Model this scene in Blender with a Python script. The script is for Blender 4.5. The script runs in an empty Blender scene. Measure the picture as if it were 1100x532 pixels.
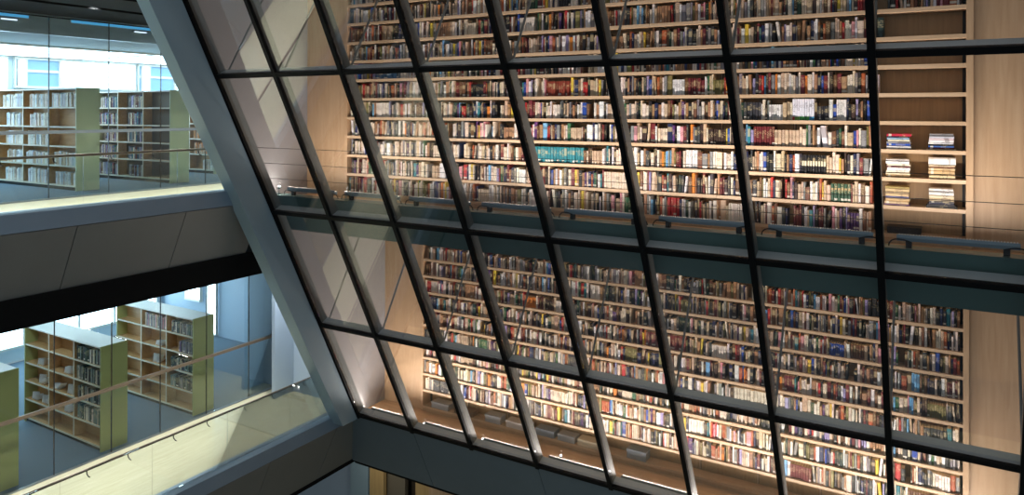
import bpy, math, random
from mathutils import Vector

random.seed(11)
C = bpy.context.scene.collection
EYE = 1.62
FL = -4.80            # lower storey floor
FB = -9.60            # lowest storey floor
F_PX, CY, YAW, ROLL = 794.13, 120.25, 0.5383, 0.0025


# ------------------------------------------------------------------ helpers
def lin(c):
    def g(v):
        v /= 255.0
        return v / 12.92 if v <= 0.04045 else ((v + 0.055) / 1.055) ** 2.4
    return (g(c[0]), g(c[1]), g(c[2]), 1.0)


def project(X, Y, Z):
    Z -= EYE
    sa, ca = math.sin(YAW), math.cos(YAW)
    F = -sa * X + ca * Y
    R = ca * X + sa * Y
    return 550 + F_PX * R / F, CY - F_PX * Z / F


def glass_y(z, off=0.0):
    return 8.33 - 0.501 * (z - EYE) + off


NRM = Vector((0, 1, 0.501)).normalized()      # into the library, across the leaning glass
UPG = Vector((0, -0.501, 1)).normalized()     # up along the leaning glass
EX = Vector((1, 0, 0))


class MB:
    """collects shapes for one mesh object"""
    def __init__(s):
        s.v, s.f, s.m, s.col, s.uv, s.seed = [], [], [], [], [], []
        s.extra = False

    def quad(s, idx, mat=0, col=None, uv=None, seed=0.0):
        s.f.append(tuple(idx)); s.m.append(mat)
        s.col.append(col or (0.5, 0.5, 0.5, 1)); s.uv.append(uv); s.seed.append(seed)

    def hull8(s, p, mat=0):
        b = len(s.v)
        s.v += [tuple(q) for q in p]
        for q in ((0, 3, 2, 1), (4, 5, 6, 7), (0, 1, 5, 4), (1, 2, 6, 5), (2, 3, 7, 6), (3, 0, 4, 7)):
            s.quad([b + k for k in q], mat)

    def box(s, x0, x1, y0, y1, z0, z1, mat=0):
        s.hull8([(x0, y0, z0), (x1, y0, z0), (x1, y1, z0), (x0, y1, z0),
                 (x0, y0, z1), (x1, y0, z1), (x1, y1, z1), (x0, y1, z1)], mat)

    def beam(s, a, b, side, nrm, w, d0, d1, mat=0):
        a, b = Vector(a), Vector(b)
        h = side * (w / 2)
        s.hull8([a - h + nrm * d0, a + h + nrm * d0, a + h + nrm * d1, a - h + nrm * d1,
                 b - h + nrm * d0, b + h + nrm * d0, b + h + nrm * d1, b - h + nrm * d1], mat)

    def prism_y(s, poly, y0, y1, mat=0):          # polygon in x,z, run along y
        n, b = len(poly), len(s.v)
        s.v += [(x, y0, z) for x, z in poly] + [(x, y1, z) for x, z in poly]
        for i in range(n):
            j = (i + 1) % n
            s.quad((b + i, b + j, b + n + j, b + n + i), mat)
        s.quad(range(b, b + n), mat); s.quad(range(b + 2 * n - 1, b + n - 1, -1), mat)

    def prism_x(s, poly, x0, x1, mat=0):          # polygon in y,z, run along x
        n, b = len(poly), len(s.v)
        s.v += [(x0, y, z) for y, z in poly] + [(x1, y, z) for y, z in poly]
        for i in range(n):
            j = (i + 1) % n
            s.quad((b + i, b + j, b + n + j, b + n + i), mat)
        s.quad(range(b, b + n), mat); s.quad(range(b + 2 * n - 1, b + n - 1, -1), mat)

    def tube(s, pts, r, n=8, mat=0):
        pts = [Vector(p) for p in pts]
        b = len(s.v)
        up = Vector((0.31, 0.2, 0.93))
        for i, p in enumerate(pts):
            d = (pts[min(i + 1, len(pts) - 1)] - pts[max(i - 1, 0)]).normalized()
            a = d.cross(up).normalized(); c = d.cross(a)
            for k in range(n):
                t = 2 * math.pi * k / n
                s.v.append(tuple(p + a * (r * math.cos(t)) + c * (r * math.sin(t))))
        for i in range(len(pts) - 1):
            for k in range(n):
                j = (k + 1) % n
                s.quad((b + i * n + k, b + i * n + j, b + (i + 1) * n + j, b + (i + 1) * n + k), mat)
        s.quad(range(b, b + n), mat); e = b + (len(pts) - 1) * n
        s.quad(range(e + n - 1, e - 1, -1), mat)

    def lathe(s, c, prof, n=16, mat=0):           # prof: (radius, z)
        b = len(s.v)
        for r, z in prof:
            for k in range(n):
                t = 2 * math.pi * k / n
                s.v.append((c[0] + r * math.cos(t), c[1] + r * math.sin(t), c[2] + z))
        for i in range(len(prof) - 1):
            for k in range(n):
                j = (k + 1) % n
                s.quad((b + i * n + k, b + i * n + j, b + (i + 1) * n + j, b + (i + 1) * n + k), mat)
        s.quad(range(b + n - 1, b - 1, -1), mat); e = b + (len(prof) - 1) * n
        s.quad(range(e, e + n), mat)

    def build(s, name, mats, parent=None, bevel=0.0, loc=None):
        me = bpy.data.meshes.new(name)
        v = s.v
        if loc is not None:
            v = [(p[0] - loc[0], p[1] - loc[1], p[2] - loc[2]) for p in v]
        me.from_pydata(v, [], s.f)
        for m in (mats if isinstance(mats, (list, tuple)) else [mats]):
            me.materials.append(m)
        me.polygons.foreach_set('material_index', s.m)
        if s.extra:
            ca = me.color_attributes.new('book_colour', 'FLOAT_COLOR', 'CORNER')
            uvl = me.uv_layers.new(name='spine')
            cols, uvs = [], []
            for f, c, u, sd in zip(s.f, s.col, s.uv, s.seed):
                for k in range(len(f)):
                    cols += [c[0], c[1], c[2], sd]
                    uvs += list(u[k]) if u else [0.5, -1.0]
            ca.data.foreach_set('color', cols)
            uvl.data.foreach_set('uv', uvs)
        me.update()
        o = bpy.data.objects.new(name, me)
        C.objects.link(o)
        if loc is not None:
            o.location = loc
        if parent is not None:
            o.parent = parent
        if bevel:
            b = o.modifiers.new('bevel', 'BEVEL'); b.width = bevel; b.segments = 2; b.limit_method = 'ANGLE'
        return o


def empty(name, loc=(0, 0, 0)):
    o = bpy.data.objects.new(name, None)
    o.location = loc
    o.empty_display_size = 0.1
    C.objects.link(o)
    return o


def tag(o, label=None, cat=None, group=None, kind=None):
    if label: o['label'] = label
    if cat: o['category'] = cat
    if group: o['group'] = group
    if kind: o['kind'] = kind
    return o


# ------------------------------------------------------------------ materials
def newmat(name):
    m = bpy.data.materials.new(name); m.use_nodes = True
    nt = m.node_tree
    return m, nt, nt.nodes['Principled BSDF']


def plain(name, rgb, rough=0.6, metal=0.0, noise=0.0, scale=8.0, bump=0.0):
    m, nt, p = newmat(name)
    p.inputs['Base Color'].default_value = lin(rgb)
    p.inputs['Roughness'].default_value = rough
    p.inputs['Metallic'].default_value = metal
    if noise or bump:
        tc = nt.nodes.new('ShaderNodeTexCoord'); n = nt.nodes.new('ShaderNodeTexNoise')
        n.inputs['Scale'].default_value = scale; n.inputs['Detail'].default_value = 5
        nt.links.new(tc.outputs['Object'], n.inputs['Vector'])
        if noise:
            r = nt.nodes.new('ShaderNodeValToRGB')
            c = lin(rgb)
            r.color_ramp.elements[0].color = [x * (1 - noise) for x in c[:3]] + [1]
            r.color_ramp.elements[1].color = [min(1, x * (1 + noise)) for x in c[:3]] + [1]
            nt.links.new(n.outputs['Fac'], r.inputs['Fac']); nt.links.new(r.outputs['Color'], p.inputs['Base Color'])
        if bump:
            b = nt.nodes.new('ShaderNodeBump'); b.inputs['Strength'].default_value = bump
            nt.links.new(n.outputs['Fac'], b.inputs['Height']); nt.links.new(b.outputs['Normal'], p.inputs['Normal'])
    return m


def wood(name, c0, c1, stretch=(14, 14, 0.9), rough=0.45, plank=None):
    m, nt, p = newmat(name)
    tc = nt.nodes.new('ShaderNodeTexCoord'); mp = nt.nodes.new('ShaderNodeMapping')
    mp.inputs['Scale'].default_value = stretch
    n = nt.nodes.new('ShaderNodeTexNoise'); n.inputs['Scale'].default_value = 1.6
    n.inputs['Detail'].default_value = 6; n.inputs['Distortion'].default_value = 0.6
    r = nt.nodes.new('ShaderNodeValToRGB')
    r.color_ramp.elements[0].color = lin(c0); r.color_ramp.elements[0].position = 0.3
    r.color_ramp.elements[1].color = lin(c1); r.color_ramp.elements[1].position = 0.72
    nt.links.new(tc.outputs['Object'], mp.inputs['Vector']); nt.links.new(mp.outputs['Vector'], n.inputs['Vector'])
    nt.links.new(n.outputs['Fac'], r.inputs['Fac'])
    out = r.outputs['Color']
    if plank:
        br = nt.nodes.new('ShaderNodeTexBrick')
        br.inputs['Scale'].default_value = 1.0
        br.inputs['Brick Width'].default_value = plank[0]; br.inputs['Row Height'].default_value = plank[1]
        br.inputs['Mortar Size'].default_value = 0.004
        br.inputs['Color1'].default_value = (1, 1, 1, 1); br.inputs['Color2'].default_value = (0.8, 0.8, 0.8, 1)
        br.inputs['Mortar'].default_value = (0.45, 0.45, 0.45, 1)
        nt.links.new(tc.outputs['Object'], br.inputs['Vector'])
        mx = nt.nodes.new('ShaderNodeMix'); mx.data_type = 'RGBA'; mx.blend_type = 'MULTIPLY'
        mx.inputs[0].default_value = 1.0
        nt.links.new(out, mx.inputs[6]); nt.links.new(br.outputs['Color'], mx.inputs[7])
        out = mx.outputs[2]
    nt.links.new(out, p.inputs['Base Color'])
    p.inputs['Roughness'].default_value = rough
    return m


def emit(name, rgb, strength):
    m, nt, p = newmat(name)
    p.inputs['Base Color'].default_value = lin(rgb)
    p.inputs['Emission Color'].default_value = lin(rgb)
    p.inputs['Emission Strength'].default_value = strength
    return m


def glass(name, tint, refl=1.0, rough=0.0):
    m = bpy.data.materials.new(name); m.use_nodes = True
    nt = m.node_tree; nt.nodes.clear()
    o = nt.nodes.new('ShaderNodeOutputMaterial'); t = nt.nodes.new('ShaderNodeBsdfTransparent')
    g = nt.nodes.new('ShaderNodeBsdfGlossy'); mx = nt.nodes.new('ShaderNodeMixShader')
    f = nt.nodes.new('ShaderNodeFresnel'); f.inputs['IOR'].default_value = 1.45
    mu = nt.nodes.new('ShaderNodeMath'); mu.operation = 'MULTIPLY'; mu.inputs[1].default_value = refl
    t.inputs['Color'].default_value = lin(tint); g.inputs['Roughness'].default_value = rough
    nt.links.new(f.outputs['Fac'], mu.inputs[0]); nt.links.new(mu.outputs[0], mx.inputs['Fac'])
    nt.links.new(t.outputs[0], mx.inputs[1]); nt.links.new(g.outputs[0], mx.inputs[2])
    nt.links.new(mx.outputs[0], o.inputs['Surface'])
    return m


def book_material():
    m, nt, p = newmat('book_cover')
    N, L = nt.nodes.new, nt.links.new
    at = N('ShaderNodeAttribute'); at.attribute_name = 'book_colour'
    uv = N('ShaderNodeUVMap'); uv.uv_map = 'spine'
    sp = N('ShaderNodeSeparateXYZ'); L(uv.outputs['UV'], sp.inputs[0])
    seed = at.outputs['Alpha']

    def math_(op, a, b=None, clamp=False):
        n = N('ShaderNodeMath'); n.operation = op; n.use_clamp = clamp
        for i, q in enumerate((a, b)):
            if q is None: continue
            if isinstance(q, (int, float)): n.inputs[i].default_value = q
            else: L(q, n.inputs[i])
        return n.outputs[0]
    v = sp.outputs['Y']
    # title panel: centre and half-height differ from book to book
    cen = math_('ADD', math_('MULTIPLY', math_('FRACT', math_('MULTIPLY', seed, 7.31)), 0.22), 0.55)
    half = math_('ADD', math_('MULTIPLY', math_('FRACT', math_('MULTIPLY', seed, 13.7)), 0.2), 0.05)
    inside = math_('LESS_THAN', math_('ABSOLUTE', math_('SUBTRACT', v, cen)), half)
    # lettering inside the panel
    co = N('ShaderNodeCombineXYZ')
    L(math_('MULTIPLY', sp.outputs['X'], 2.5), co.inputs[0]); L(math_('MULTIPLY', v, 34.0), co.inputs[1]); L(math_('MULTIPLY', seed, 91.0), co.inputs[2])
    no = N('ShaderNodeTexNoise'); no.inputs['Scale'].default_value = 1.0; no.inputs['Detail'].default_value = 1.0
    L(co.outputs[0], no.inputs['Vector'])
    letters = math_('GREATER_THAN', no.outputs['Fac'], 0.53)
    solid = math_('GREATER_THAN', math_('FRACT', math_('MULTIPLY', seed, 3.77)), 0.82)
    mask = math_('MULTIPLY', inside, math_('MAXIMUM', letters, solid))
    # foot band (library sticker) on some
    foot = math_('MULTIPLY', math_('LESS_THAN', math_('ABSOLUTE', math_('SUBTRACT', v, 0.14)), 0.055),
                 math_('GREATER_THAN', math_('FRACT', math_('MULTIPLY', seed, 5.13)), 0.72))
    bw = N('ShaderNodeRGBToBW'); L(at.outputs['Color'], bw.inputs[0])
    dark = math_('LESS_THAN', bw.outputs[0], 0.22)
    ink = N('ShaderNodeMix'); ink.data_type = 'RGBA'
    L(dark, ink.inputs[0]); ink.inputs[6].default_value = lin((66, 52, 50)); ink.inputs[7].default_value = lin((214, 196, 150))
    mx = N('ShaderNodeMix'); mx.data_type = 'RGBA'
    L(math_('MULTIPLY', mask, 0.5), mx.inputs[0]); L(at.outputs['Color'], mx.inputs[6]); L(ink.outputs[2], mx.inputs[7])
    mx2 = N('ShaderNodeMix'); mx2.data_type = 'RGBA'
    L(math_('MULTIPLY', foot, 0.8), mx2.inputs[0]); L(mx.outputs[2], mx2.inputs[6]); mx2.inputs[7].default_value = lin((232, 226, 210))
    L(mx2.outputs[2], p.inputs['Base Color'])
    p.inputs['Roughness'].default_value = 0.5
    return m


M = dict(
    black=plain('black_paint', (14, 15, 16), 0.45),
    alu=plain('grey_aluminium', (108, 110, 106), 0.5, 0.1),
    steel=plain('blue_grey_steel', (128, 146, 160), 0.42, 0.2, 0.08, 3),
    post=plain('blue_grey_paint', (134, 156, 166), 0.5, 0.1, 0.06, 1.5),
    alu2=plain('lit_aluminium', (176, 186, 188), 0.45, 0.15),  # paler copy of alu: light reflected by transom tops put into the colour
    sill=plain('lamplit_sill', (196, 190, 180), 0.5),  # lamp spill on the sill is put into this pale tone
    teal=plain('dark_teal_spandrel', (84, 113, 110), 0.35, 0.1, 0.08, 1.2),
    fascia=plain('dark_grey_panel', (112, 114, 110), 0.55, 0.0, 0.08, 2),
    fascia2=plain('slate_panel', (98, 112, 118), 0.5, 0.0, 0.08, 2),
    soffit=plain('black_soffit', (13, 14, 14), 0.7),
    bulk=plain('grey_bulkhead', (206, 218, 226), 0.35, 0.2),
    white=plain('white_plaster', (146, 143, 143), 0.7, 0, 0.04, 1.5),
    ceil=plain('pale_ceiling', (205, 220, 228), 0.8),
    endw=plain('blue_grey_wall', (150, 166, 182), 0.6, 0, 0.05, 1),
    maple=wood('maple_panel', (184, 150, 114), (198, 167, 132)),
    shelfw=wood('maple_shelf', (200, 168, 132), (218, 189, 156), (1.0, 14, 14)),
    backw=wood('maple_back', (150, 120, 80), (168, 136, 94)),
    floorw=wood('oak_boards', (204, 164, 122), (220, 182, 140), (1.2, 16, 16), 0.4, (1.9, 0.14)),
    pale=wood('pale_floor', (190, 182, 150), (206, 198, 166), (12, 1.0, 12), 0.25),
    carpet=plain('blue_grey_carpet', (86, 104, 118), 0.95, 0, 0.18, 60, 0.2),
    green=plain('olive_green_panel', (164, 166, 104), 0.5, 0, 0.05, 2),
    green2=plain('sage_green_panel', (198, 206, 170), 0.5, 0, 0.05, 2),
    stackw=wood('beech_shelf', (186, 142, 92), (206, 164, 112), (1, 14, 14)),
    stacke=plain('pale_shelf_edge', (214, 206, 186), 0.5),
    top=plain('white_top_board', (222, 216, 206), 0.4),
    slot=plain('slotted_steel', (40, 38, 36), 0.45, 0.5),
    rail=plain('bronze_rail', (120, 104, 88), 0.35, 0.5),
    railg=plain('grey_rail', (120, 128, 132), 0.35, 0.5),
    wire=plain('steel_wire', (60, 58, 56), 0.4, 0.6),
    fix=plain('grey_lamp_housing', (120, 138, 148), 0.4, 0.3),
    cable=plain('black_cable', (16, 16, 18), 0.5),
    pages=plain('page_edges', (214, 200, 168), 0.8, 0, 0.1, 120),
    paper=plain('white_paper', (244, 244, 246), 0.7),
    bgrey=plain('grey_board', (168, 172, 174), 0.7), bcream=plain('cream_board', (226, 214, 184), 0.7),
    bbrown=plain('brown_board', (116, 90, 70), 0.7), bwhite=plain('white_board', (214, 210, 204), 0.7),
    bblue=plain('blue_grey_board', (140, 150, 160), 0.7), bblack=plain('black_board', (26, 22, 22), 0.5),
    tan=wood('tan_panel', (170, 140, 90), (188, 158, 106)), dbrown=plain('dark_brown_panel', (64, 52, 38), 0.6),
    gbrown=plain('grey_brown_panel', (104, 96, 80), 0.6),
    stone=plain('dark_stone_floor', (110, 114, 116), 0.5, 0, .1, 1),
    lens=emit('lamp_lens', (255, 244, 226), 2.2),
    spot=emit('spot_lens', (250, 248, 255), 5.0),
    day=emit('daylight_pane', (206, 238, 255), 7.0),
    dayb=emit('blue_outdoor_pane', (120, 156, 186), 0.75),
    streak_glow=emit('streak_glow', (96, 190, 250), 0.55), spot2=emit('small_lens', (220, 236, 255), 1.4),
    lumi=emit('luminous_panel', (214, 238, 255), 4.4),
    panel=emit('fill_light_panel', (214, 240, 255), 14.0),
    cglass=glass('curtain_glass', (250, 250, 250), 0.3),
    bglass=glass('balustrade_glass', (249, 253, 252), 0.8),
)
M['book'] = book_material()
for k_ in ('soffit', 'black'):
    M[k_].node_tree.nodes['Principled BSDF'].inputs['Specular IOR Level'].default_value = .12
FOOT = [plain('blue_foot', (60, 150, 200)), plain('green_foot', (70, 160, 80)), plain('lime_foot', (120, 170, 70)), plain('red_foot', (190, 60, 60))]

# ------------------------------------------------------------------ books
PAL = {  # name: (sRGB, weight)
    'cream': ((222, 205, 182), 15), 'ivory': ((232, 221, 208), 10), 'white': ((232, 230, 228), 11), 'beige': ((200, 174, 146), 13),
    'tan': ((172, 130, 94), 10), 'brown': ((106, 70, 46), 9), 'dark brown': ((58, 40, 32), 8), 'maroon': ((106, 34, 38), 6.5),
    'red': ((176, 40, 42), 3), 'rust': ((168, 82, 46), 4), 'orange': ((222, 134, 50), 1.4), 'yellow': ((226, 196, 70), 1.8),
    'olive': ((120, 112, 64), 4), 'green': ((48, 96, 62), 1.8), 'dark green': ((30, 56, 44), 3), 'teal': ((44, 122, 132), 1.2),
    'sky blue': ((110, 168, 208), 1.6), 'blue': ((44, 76, 156), 2), 'navy': ((30, 38, 78), 5), 'lavender': ((160, 150, 190), 2.5),
    'purple': ((84, 50, 104), 1.5), 'pink': ((214, 150, 158), 2.2), 'grey': ((136, 134, 134), 9), 'charcoal': ((56, 56, 60), 8),
    'black': ((26, 24, 26), 8),
}
NAMES = list(PAL); WTS = [PAL[n][1] for n in NAMES]


def book_geo(mb, cx, y0, z0, t, d, h, col, lean=0.0, flat=False, seed=None, pages=True):
    """One closed book. Upright: thickness along x, spine at y0 facing -y, height along z.
    Flat: spine still faces -y, the book's height lies along x and its thickness along z."""
    c = lin(col); sd = random.random() if seed is None else seed
    tp, hd = t / 2, h
    bulge = min(0.006, t * 0.14)
    prof = [(-tp, d), (-tp, 0.004), (-tp * 0.6, -bulge), (tp * 0.6, -bulge), (tp, 0.004), (tp, d)]   # plan of the cover
    cov = 0.0025 if t > 0.012 else 0.0015

    def P(a, b, z):
        if flat:
            return (cx + (z - hd / 2), y0 + b, z0 + tp + a)
        x = a + lean * z
        return (cx + x, y0 + b, z0 + z)
    n = len(prof); b0 = len(mb.v)
    mb.v += [P(a, b, 0) for a, b in prof] + [P(a, b, hd) for a, b in prof]
    us = [0, 0.02, 0.2, 0.8, 0.98, 1]
    for i in range(n - 1):
        spine = 1 <= i <= 3
        u = [(us[i], 0), (us[i + 1], 0), (us[i + 1], 1), (us[i], 1)] if spine else None
        mb.quad((b0 + i, b0 + i + 1, b0 + n + i + 1, b0 + n + i), 0, c, u, sd)
    # top, bottom and fore-edge: cover lip then pages set in
    lip = cov
    for z, dz in ((0, 0.003), (hd, -0.003)):
        base = b0 if z == 0 else b0 + n
        q = len(mb.v)
        mb.v += [P(-tp + lip, d - 0.002, z), P(-tp + lip, 0.006, z), P(tp - lip, 0.006, z), P(tp - lip, d - 0.002, z)]
        mb.v += [P(-tp + lip, d - 0.002, z + dz), P(-tp + lip, 0.006, z + dz), P(tp - lip, 0.006, z + dz), P(tp - lip, d - 0.002, z + dz)]
        mb.quad((base, base + 1, q + 1, q), 0, c, None, sd)
        mb.quad((base + 1, base + 2, base + 3, base + 4, q + 2, q + 1), 0, c, None, sd)
        mb.quad((base + 4, base + 5, q + 3, q + 2), 0, c, None, sd)
        for k in range(3):
            mb.quad((q + k, q + k + 1, q + k + 5, q + k + 4), 0, c, None, sd)
        if pages:
            mb.quad((q + 4, q + 5, q + 6, q + 7), 1, c, None, sd)
    q = len(mb.v)
    if pages:
        mb.v += [P(-tp + lip, d - 0.004, 0.003), P(tp - lip, d - 0.004, 0.003), P(tp - lip, d - 0.004, hd - 0.003), P(-tp + lip, d - 0.004, hd - 0.003)]
        mb.quad((q, q + 1, q + 2, q + 3), 1, c, None, sd)


def page_block(cx, y0, z0, t, d, h, lean=0.0, flat=False):
    mb = MB(); tp = t / 2 - 0.0026
    def P(a, b, z):
        if flat: return (cx + (z - h / 2), y0 + b, z0 + t / 2 + a)
        return (cx + a + lean * z, y0 + b, z0 + z)
    mb.hull8([P(-tp, 0.005, 0.003), P(tp, 0.005, 0.003), P(tp, d - 0.004, 0.003), P(-tp, d - 0.004, 0.003),
              P(-tp, 0.005, h - 0.003), P(tp, 0.005, h - 0.003), P(tp, d - 0.004, h - 0.003), P(-tp, d - 0.004, h - 0.003)])
    return mb


def jitter(rgb, k=10):
    j = random.uniform(-k, k)
    return tuple(max(8, min(245, v + j + random.uniform(-k / 2, k / 2))) for v in rgb)


def series(rng_n, name, t, h, spread=0.0):
    return [(name, t, h, jitter(PAL[name][0], 4)) for _ in range(rng_n)]


def fill_row(x_hi, x_lo, clear, specials=()):
    """Books from x_hi down to x_lo. specials: (x_start, [list of (name,t,h,rgb,kind)]). Returns dicts."""
    out, x = [], x_hi - random.uniform(0.004, 0.02)
    sp = sorted(specials, key=lambda s: -s[0]); queue = []
    tall = random.uniform(0.75, 0.87)
    while x > x_lo + 0.012:
        if sp and x <= sp[0][0]:
            queue = list(sp.pop(0)[1])
        if queue:
            it = queue.pop(0)
            name, t, h, rgb = it[:4]; kind = it[4] if len(it) > 4 else None; lean = 0.0
        else:
            r = random.random()
            kind = None
            if r < 0.012:
                x -= random.uniform(0.03, 0.09); continue
            if r < 0.035:
                nm = random.choices(NAMES, WTS)[0]; tt = random.uniform(0.022, 0.045); hh = clear * random.uniform(0.62, 0.9)
                queue = series(random.randint(3, 8), nm, tt, hh); continue
            name = random.choices(NAMES, WTS)[0]
            t = min(0.075, max(0.012, random.lognormvariate(math.log(0.033), 0.36)))
            h = clear * min(0.95, max(0.56, random.gauss(tall, 0.085)))
            rgb = jitter(PAL[name][0]); lean = 0.0
            if random.random() < 0.03:
                lean = random.choice((-1, 1)) * random.uniform(0.04, 0.14)
        if x - t < x_lo: break
        pad = abs(lean) * h
        cx = x - t / 2 - (pad if lean > 0 else 0)
        out.append(dict(name=name, t=t - 0.0012, h=h, rgb=rgb, cx=cx, lean=lean, kind=kind, d=random.uniform(0.15, 0.19), y=random.uniform(0.03, 0.062)))
        x -= t + pad + 0.0004
    return out


ORD = ['zeroth', 'first', 'second', 'third', 'fourth', 'fifth', 'sixth', 'seventh', 'eighth', 'ninth', 'tenth', 'eleventh', 'twelfth', 'thirteenth',
       'fourteenth', 'fifteenth', 'sixteenth', 'seventeenth', 'eighteenth', 'nineteenth', 'twentieth', '21st', '22nd', '23rd', '24th', '25th', '26th', '27th', '28th', '29th', '30th']
n_books = 0
STUFF = MB(); STUFF.extra = True


def single_book(b, y, z, label, group, flat=False, extra=None):
    global n_books
    n_books += 1
    mb = MB(); mb.extra = True
    loc = (b['cx'], y, z)
    book_geo(mb, b['cx'], y, z, b['t'], b['d'], b['h'], b['rgb'], b.get('lean', 0), flat, pages=False, seed=b.get('seed'))
    o = mb.build('book', [M['book'], M['pages']], None, loc=loc)
    tag(o, label, 'book', group)
    pb = page_block(b['cx'], y, z, b['t'], b['d'], b['h'], b.get('lean', 0), flat).build('page_block', M['pages'], None, loc=loc)
    pb.parent = o; pb.location = (0, 0, 0)
    if extra:
        e = MB()
        for (z0, z1, w, mat) in extra:
            e.box(b['cx'] - b['t'] * w / 2, b['cx'] + b['t'] * w / 2, y - 0.0095, y - 0.001, z + b['h'] * z0, z + b['h'] * z1)
        s = e.build('spine_label', extra[0][3], None, loc=loc); s.parent = o; s.location = (0, 0, 0)
        s['label'] = 'coloured foot of the spine' if extra[0][0] < 0.1 else 'pale title label on the spine'
    return o


# ------------------------------------------------------------------ bookcases
XL, XR = -9.76, 0.13
PITCH, BT = 0.35, 0.046
BAY = (XR - XL) / 10


def bookcase(label, yf, z0, rows, ztop, zfloor):
    root = tag(empty('bookcase', (0, yf + 0.15, zfloor)), label, 'bookcase', 'built-in maple bookcases')
    L0 = root.location

    def add(mb, name, mat, bev=0.0):
        o = mb.build(name, mat, None, bev, loc=tuple(L0)); o.parent = root; o.location = (0, 0, 0); return o
    for x0, x1 in ((XL - 0.06, XL), (XR, XR + 0.075)):
        m = MB(); m.box(x0, x1, yf - 0.005, yf + 0.30, zfloor, ztop); add(m, 'side_panel', M['maple'], 0.003)
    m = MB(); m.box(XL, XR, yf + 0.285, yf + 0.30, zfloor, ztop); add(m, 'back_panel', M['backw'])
    for r in range(rows):
        z = z0 + r * PITCH
        m = MB()
        for k in range(10):
            a = XL + k * BAY + (0.0 if k == 0 else 0.0015); b = XL + (k + 1) * BAY - (0.0 if k == 9 else 0.0015)
            m.box(a, b, yf, yf + 0.27, z - BT / 2, z + BT / 2)
        add(m, 'shelf', M['shelfw'])
    m = MB(); m.box(XL, XR, yf + 0.02, yf + 0.05, zfloor, z0 - BT / 2 - 0.001); add(m, 'plinth', M['maple'])
    for k in range(11):
        x = XL + k * BAY
        x = min(max(x, XL + 0.02), XR - 0.02)
        m = MB(); m.box(x - 0.016, x + 0.016, yf + 0.268, yf + 0.286, z0, ztop)
        z = z0 + 0.04
        add(m, 'slotted_standard', M['slot'])
    for k in range(1, 10):        # thin divider behind the spines at every bay line
        x = XL + k * BAY
        m = MB()
        for r in range(rows):
            za, zb = z0 + r * PITCH + BT / 2, min(ztop, z0 + (r + 1) * PITCH - BT / 2)
            if zb - za > 0.05: m.box(x - 0.008, x + 0.008, yf + 0.262, yf + 0.2675, za, zb)
        if k < 9: add(m, 'divider', M['shelfw'])
    return root


YU, ZU0 = 10.32, -1.5274 + EYE
YLO, ZL0 = 12.645, -6.328 + EYE
bookcase('tall maple bookcase of the upper storey with a half empty end bay', YU, ZU0, 12, 4.15, 0.0)
bookcase('tall maple bookcase of the lower storey, full to its last bay', YLO, ZL0, 12, -0.57, FL)

XE = XR - BAY                              # start of the end bay (upper)
CLEAR = PITCH - BT


def set_of(n, name, t, h, kind, rgb=None):
    return [(name, t, h, jitter(rgb or PAL[name][0], 3), kind) for _ in range(n)]


UP_SPECIAL = {
    2: [(-1.40, set_of(9, 'black', 0.033, 0.245, 'black')), (-4.90, set_of(21, 'teal', 0.047, 0.25, 'teal', (40, 128, 140)))],
    1: [(-1.12, set_of(6, 'dark green', 0.040, 0.235, 'green', (36, 76, 52)))],
    4: [(-1.36, set_of(6, 'charcoal', 0.024, 0.19, None)), (-1.54, set_of(9, 'white', 0.030, 0.285, 'whiteset', (226, 226, 236)))],
    5: [(-3.05, set_of(5, 'maroon', 0.036, 0.24, None)), (-5.1, set_of(13, 'rust', 0.034, 0.24, None, (140, 58, 40))), (-7.1, set_of(2, 'brown', 0.06, 0.26, None))],
    6: [(-8.6, set_of(5, 'blue', 0.1, 0.16, None, (36, 92, 140)))],
    7: [(-6.55, set_of(3, 'brown', 0.05, 0.24, None))],
    8: [(-6.3, set_of(4, 'brown', 0.055, 0.22, None))],
    3: [], 0: [(-1.0, set_of(4, 'purple', 0.034, 0.22, None))],
}
LO_SPECIAL = {
    1: [(-1.9, set_of(8, 'maroon', 0.04, 0.22, None)), (-9.1, set_of(9, 'charcoal', 0.045, 0.24, None))],
    2: [(-3.7, set_of(5, 'ivory', 0.05, 0.25, None))],
    3: [(-2.4, set_of(9, 'charcoal', 0.035, 0.22, None))],
    4: [(-2.45, set_of(13, 'ivory', 0.055, 0.25, None, (206, 198, 178)))],
    5: [(-2.2, set_of(4, 'maroon', 0.04, 0.25, None))],
    6: [(-4.0, set_of(7, 'rust', 0.04, 0.26, None, (120, 46, 40))), (-4.4, set_of(9, 'maroon', 0.036, 0.25, None))],
    7: [(-7.0, set_of(6, 'orange', 0.04, 0.2, None))],
    8: [(-5.6, set_of(4, 'ivory', 0.05, 0.26, None))],
}


def size_word(t, h):
    if t >= 0.048: return 'thick'
    if t <= 0.022: return 'slim'
    if h >= CLEAR * 0.86: return 'tall'
    if h <= CLEAR * 0.68: return 'short'
    return 'medium'


def m7_x(y): return 935 + (y - 57) * 0.0535
def m6_x(y): return 783 + (y - 62) * 0.1145


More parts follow.
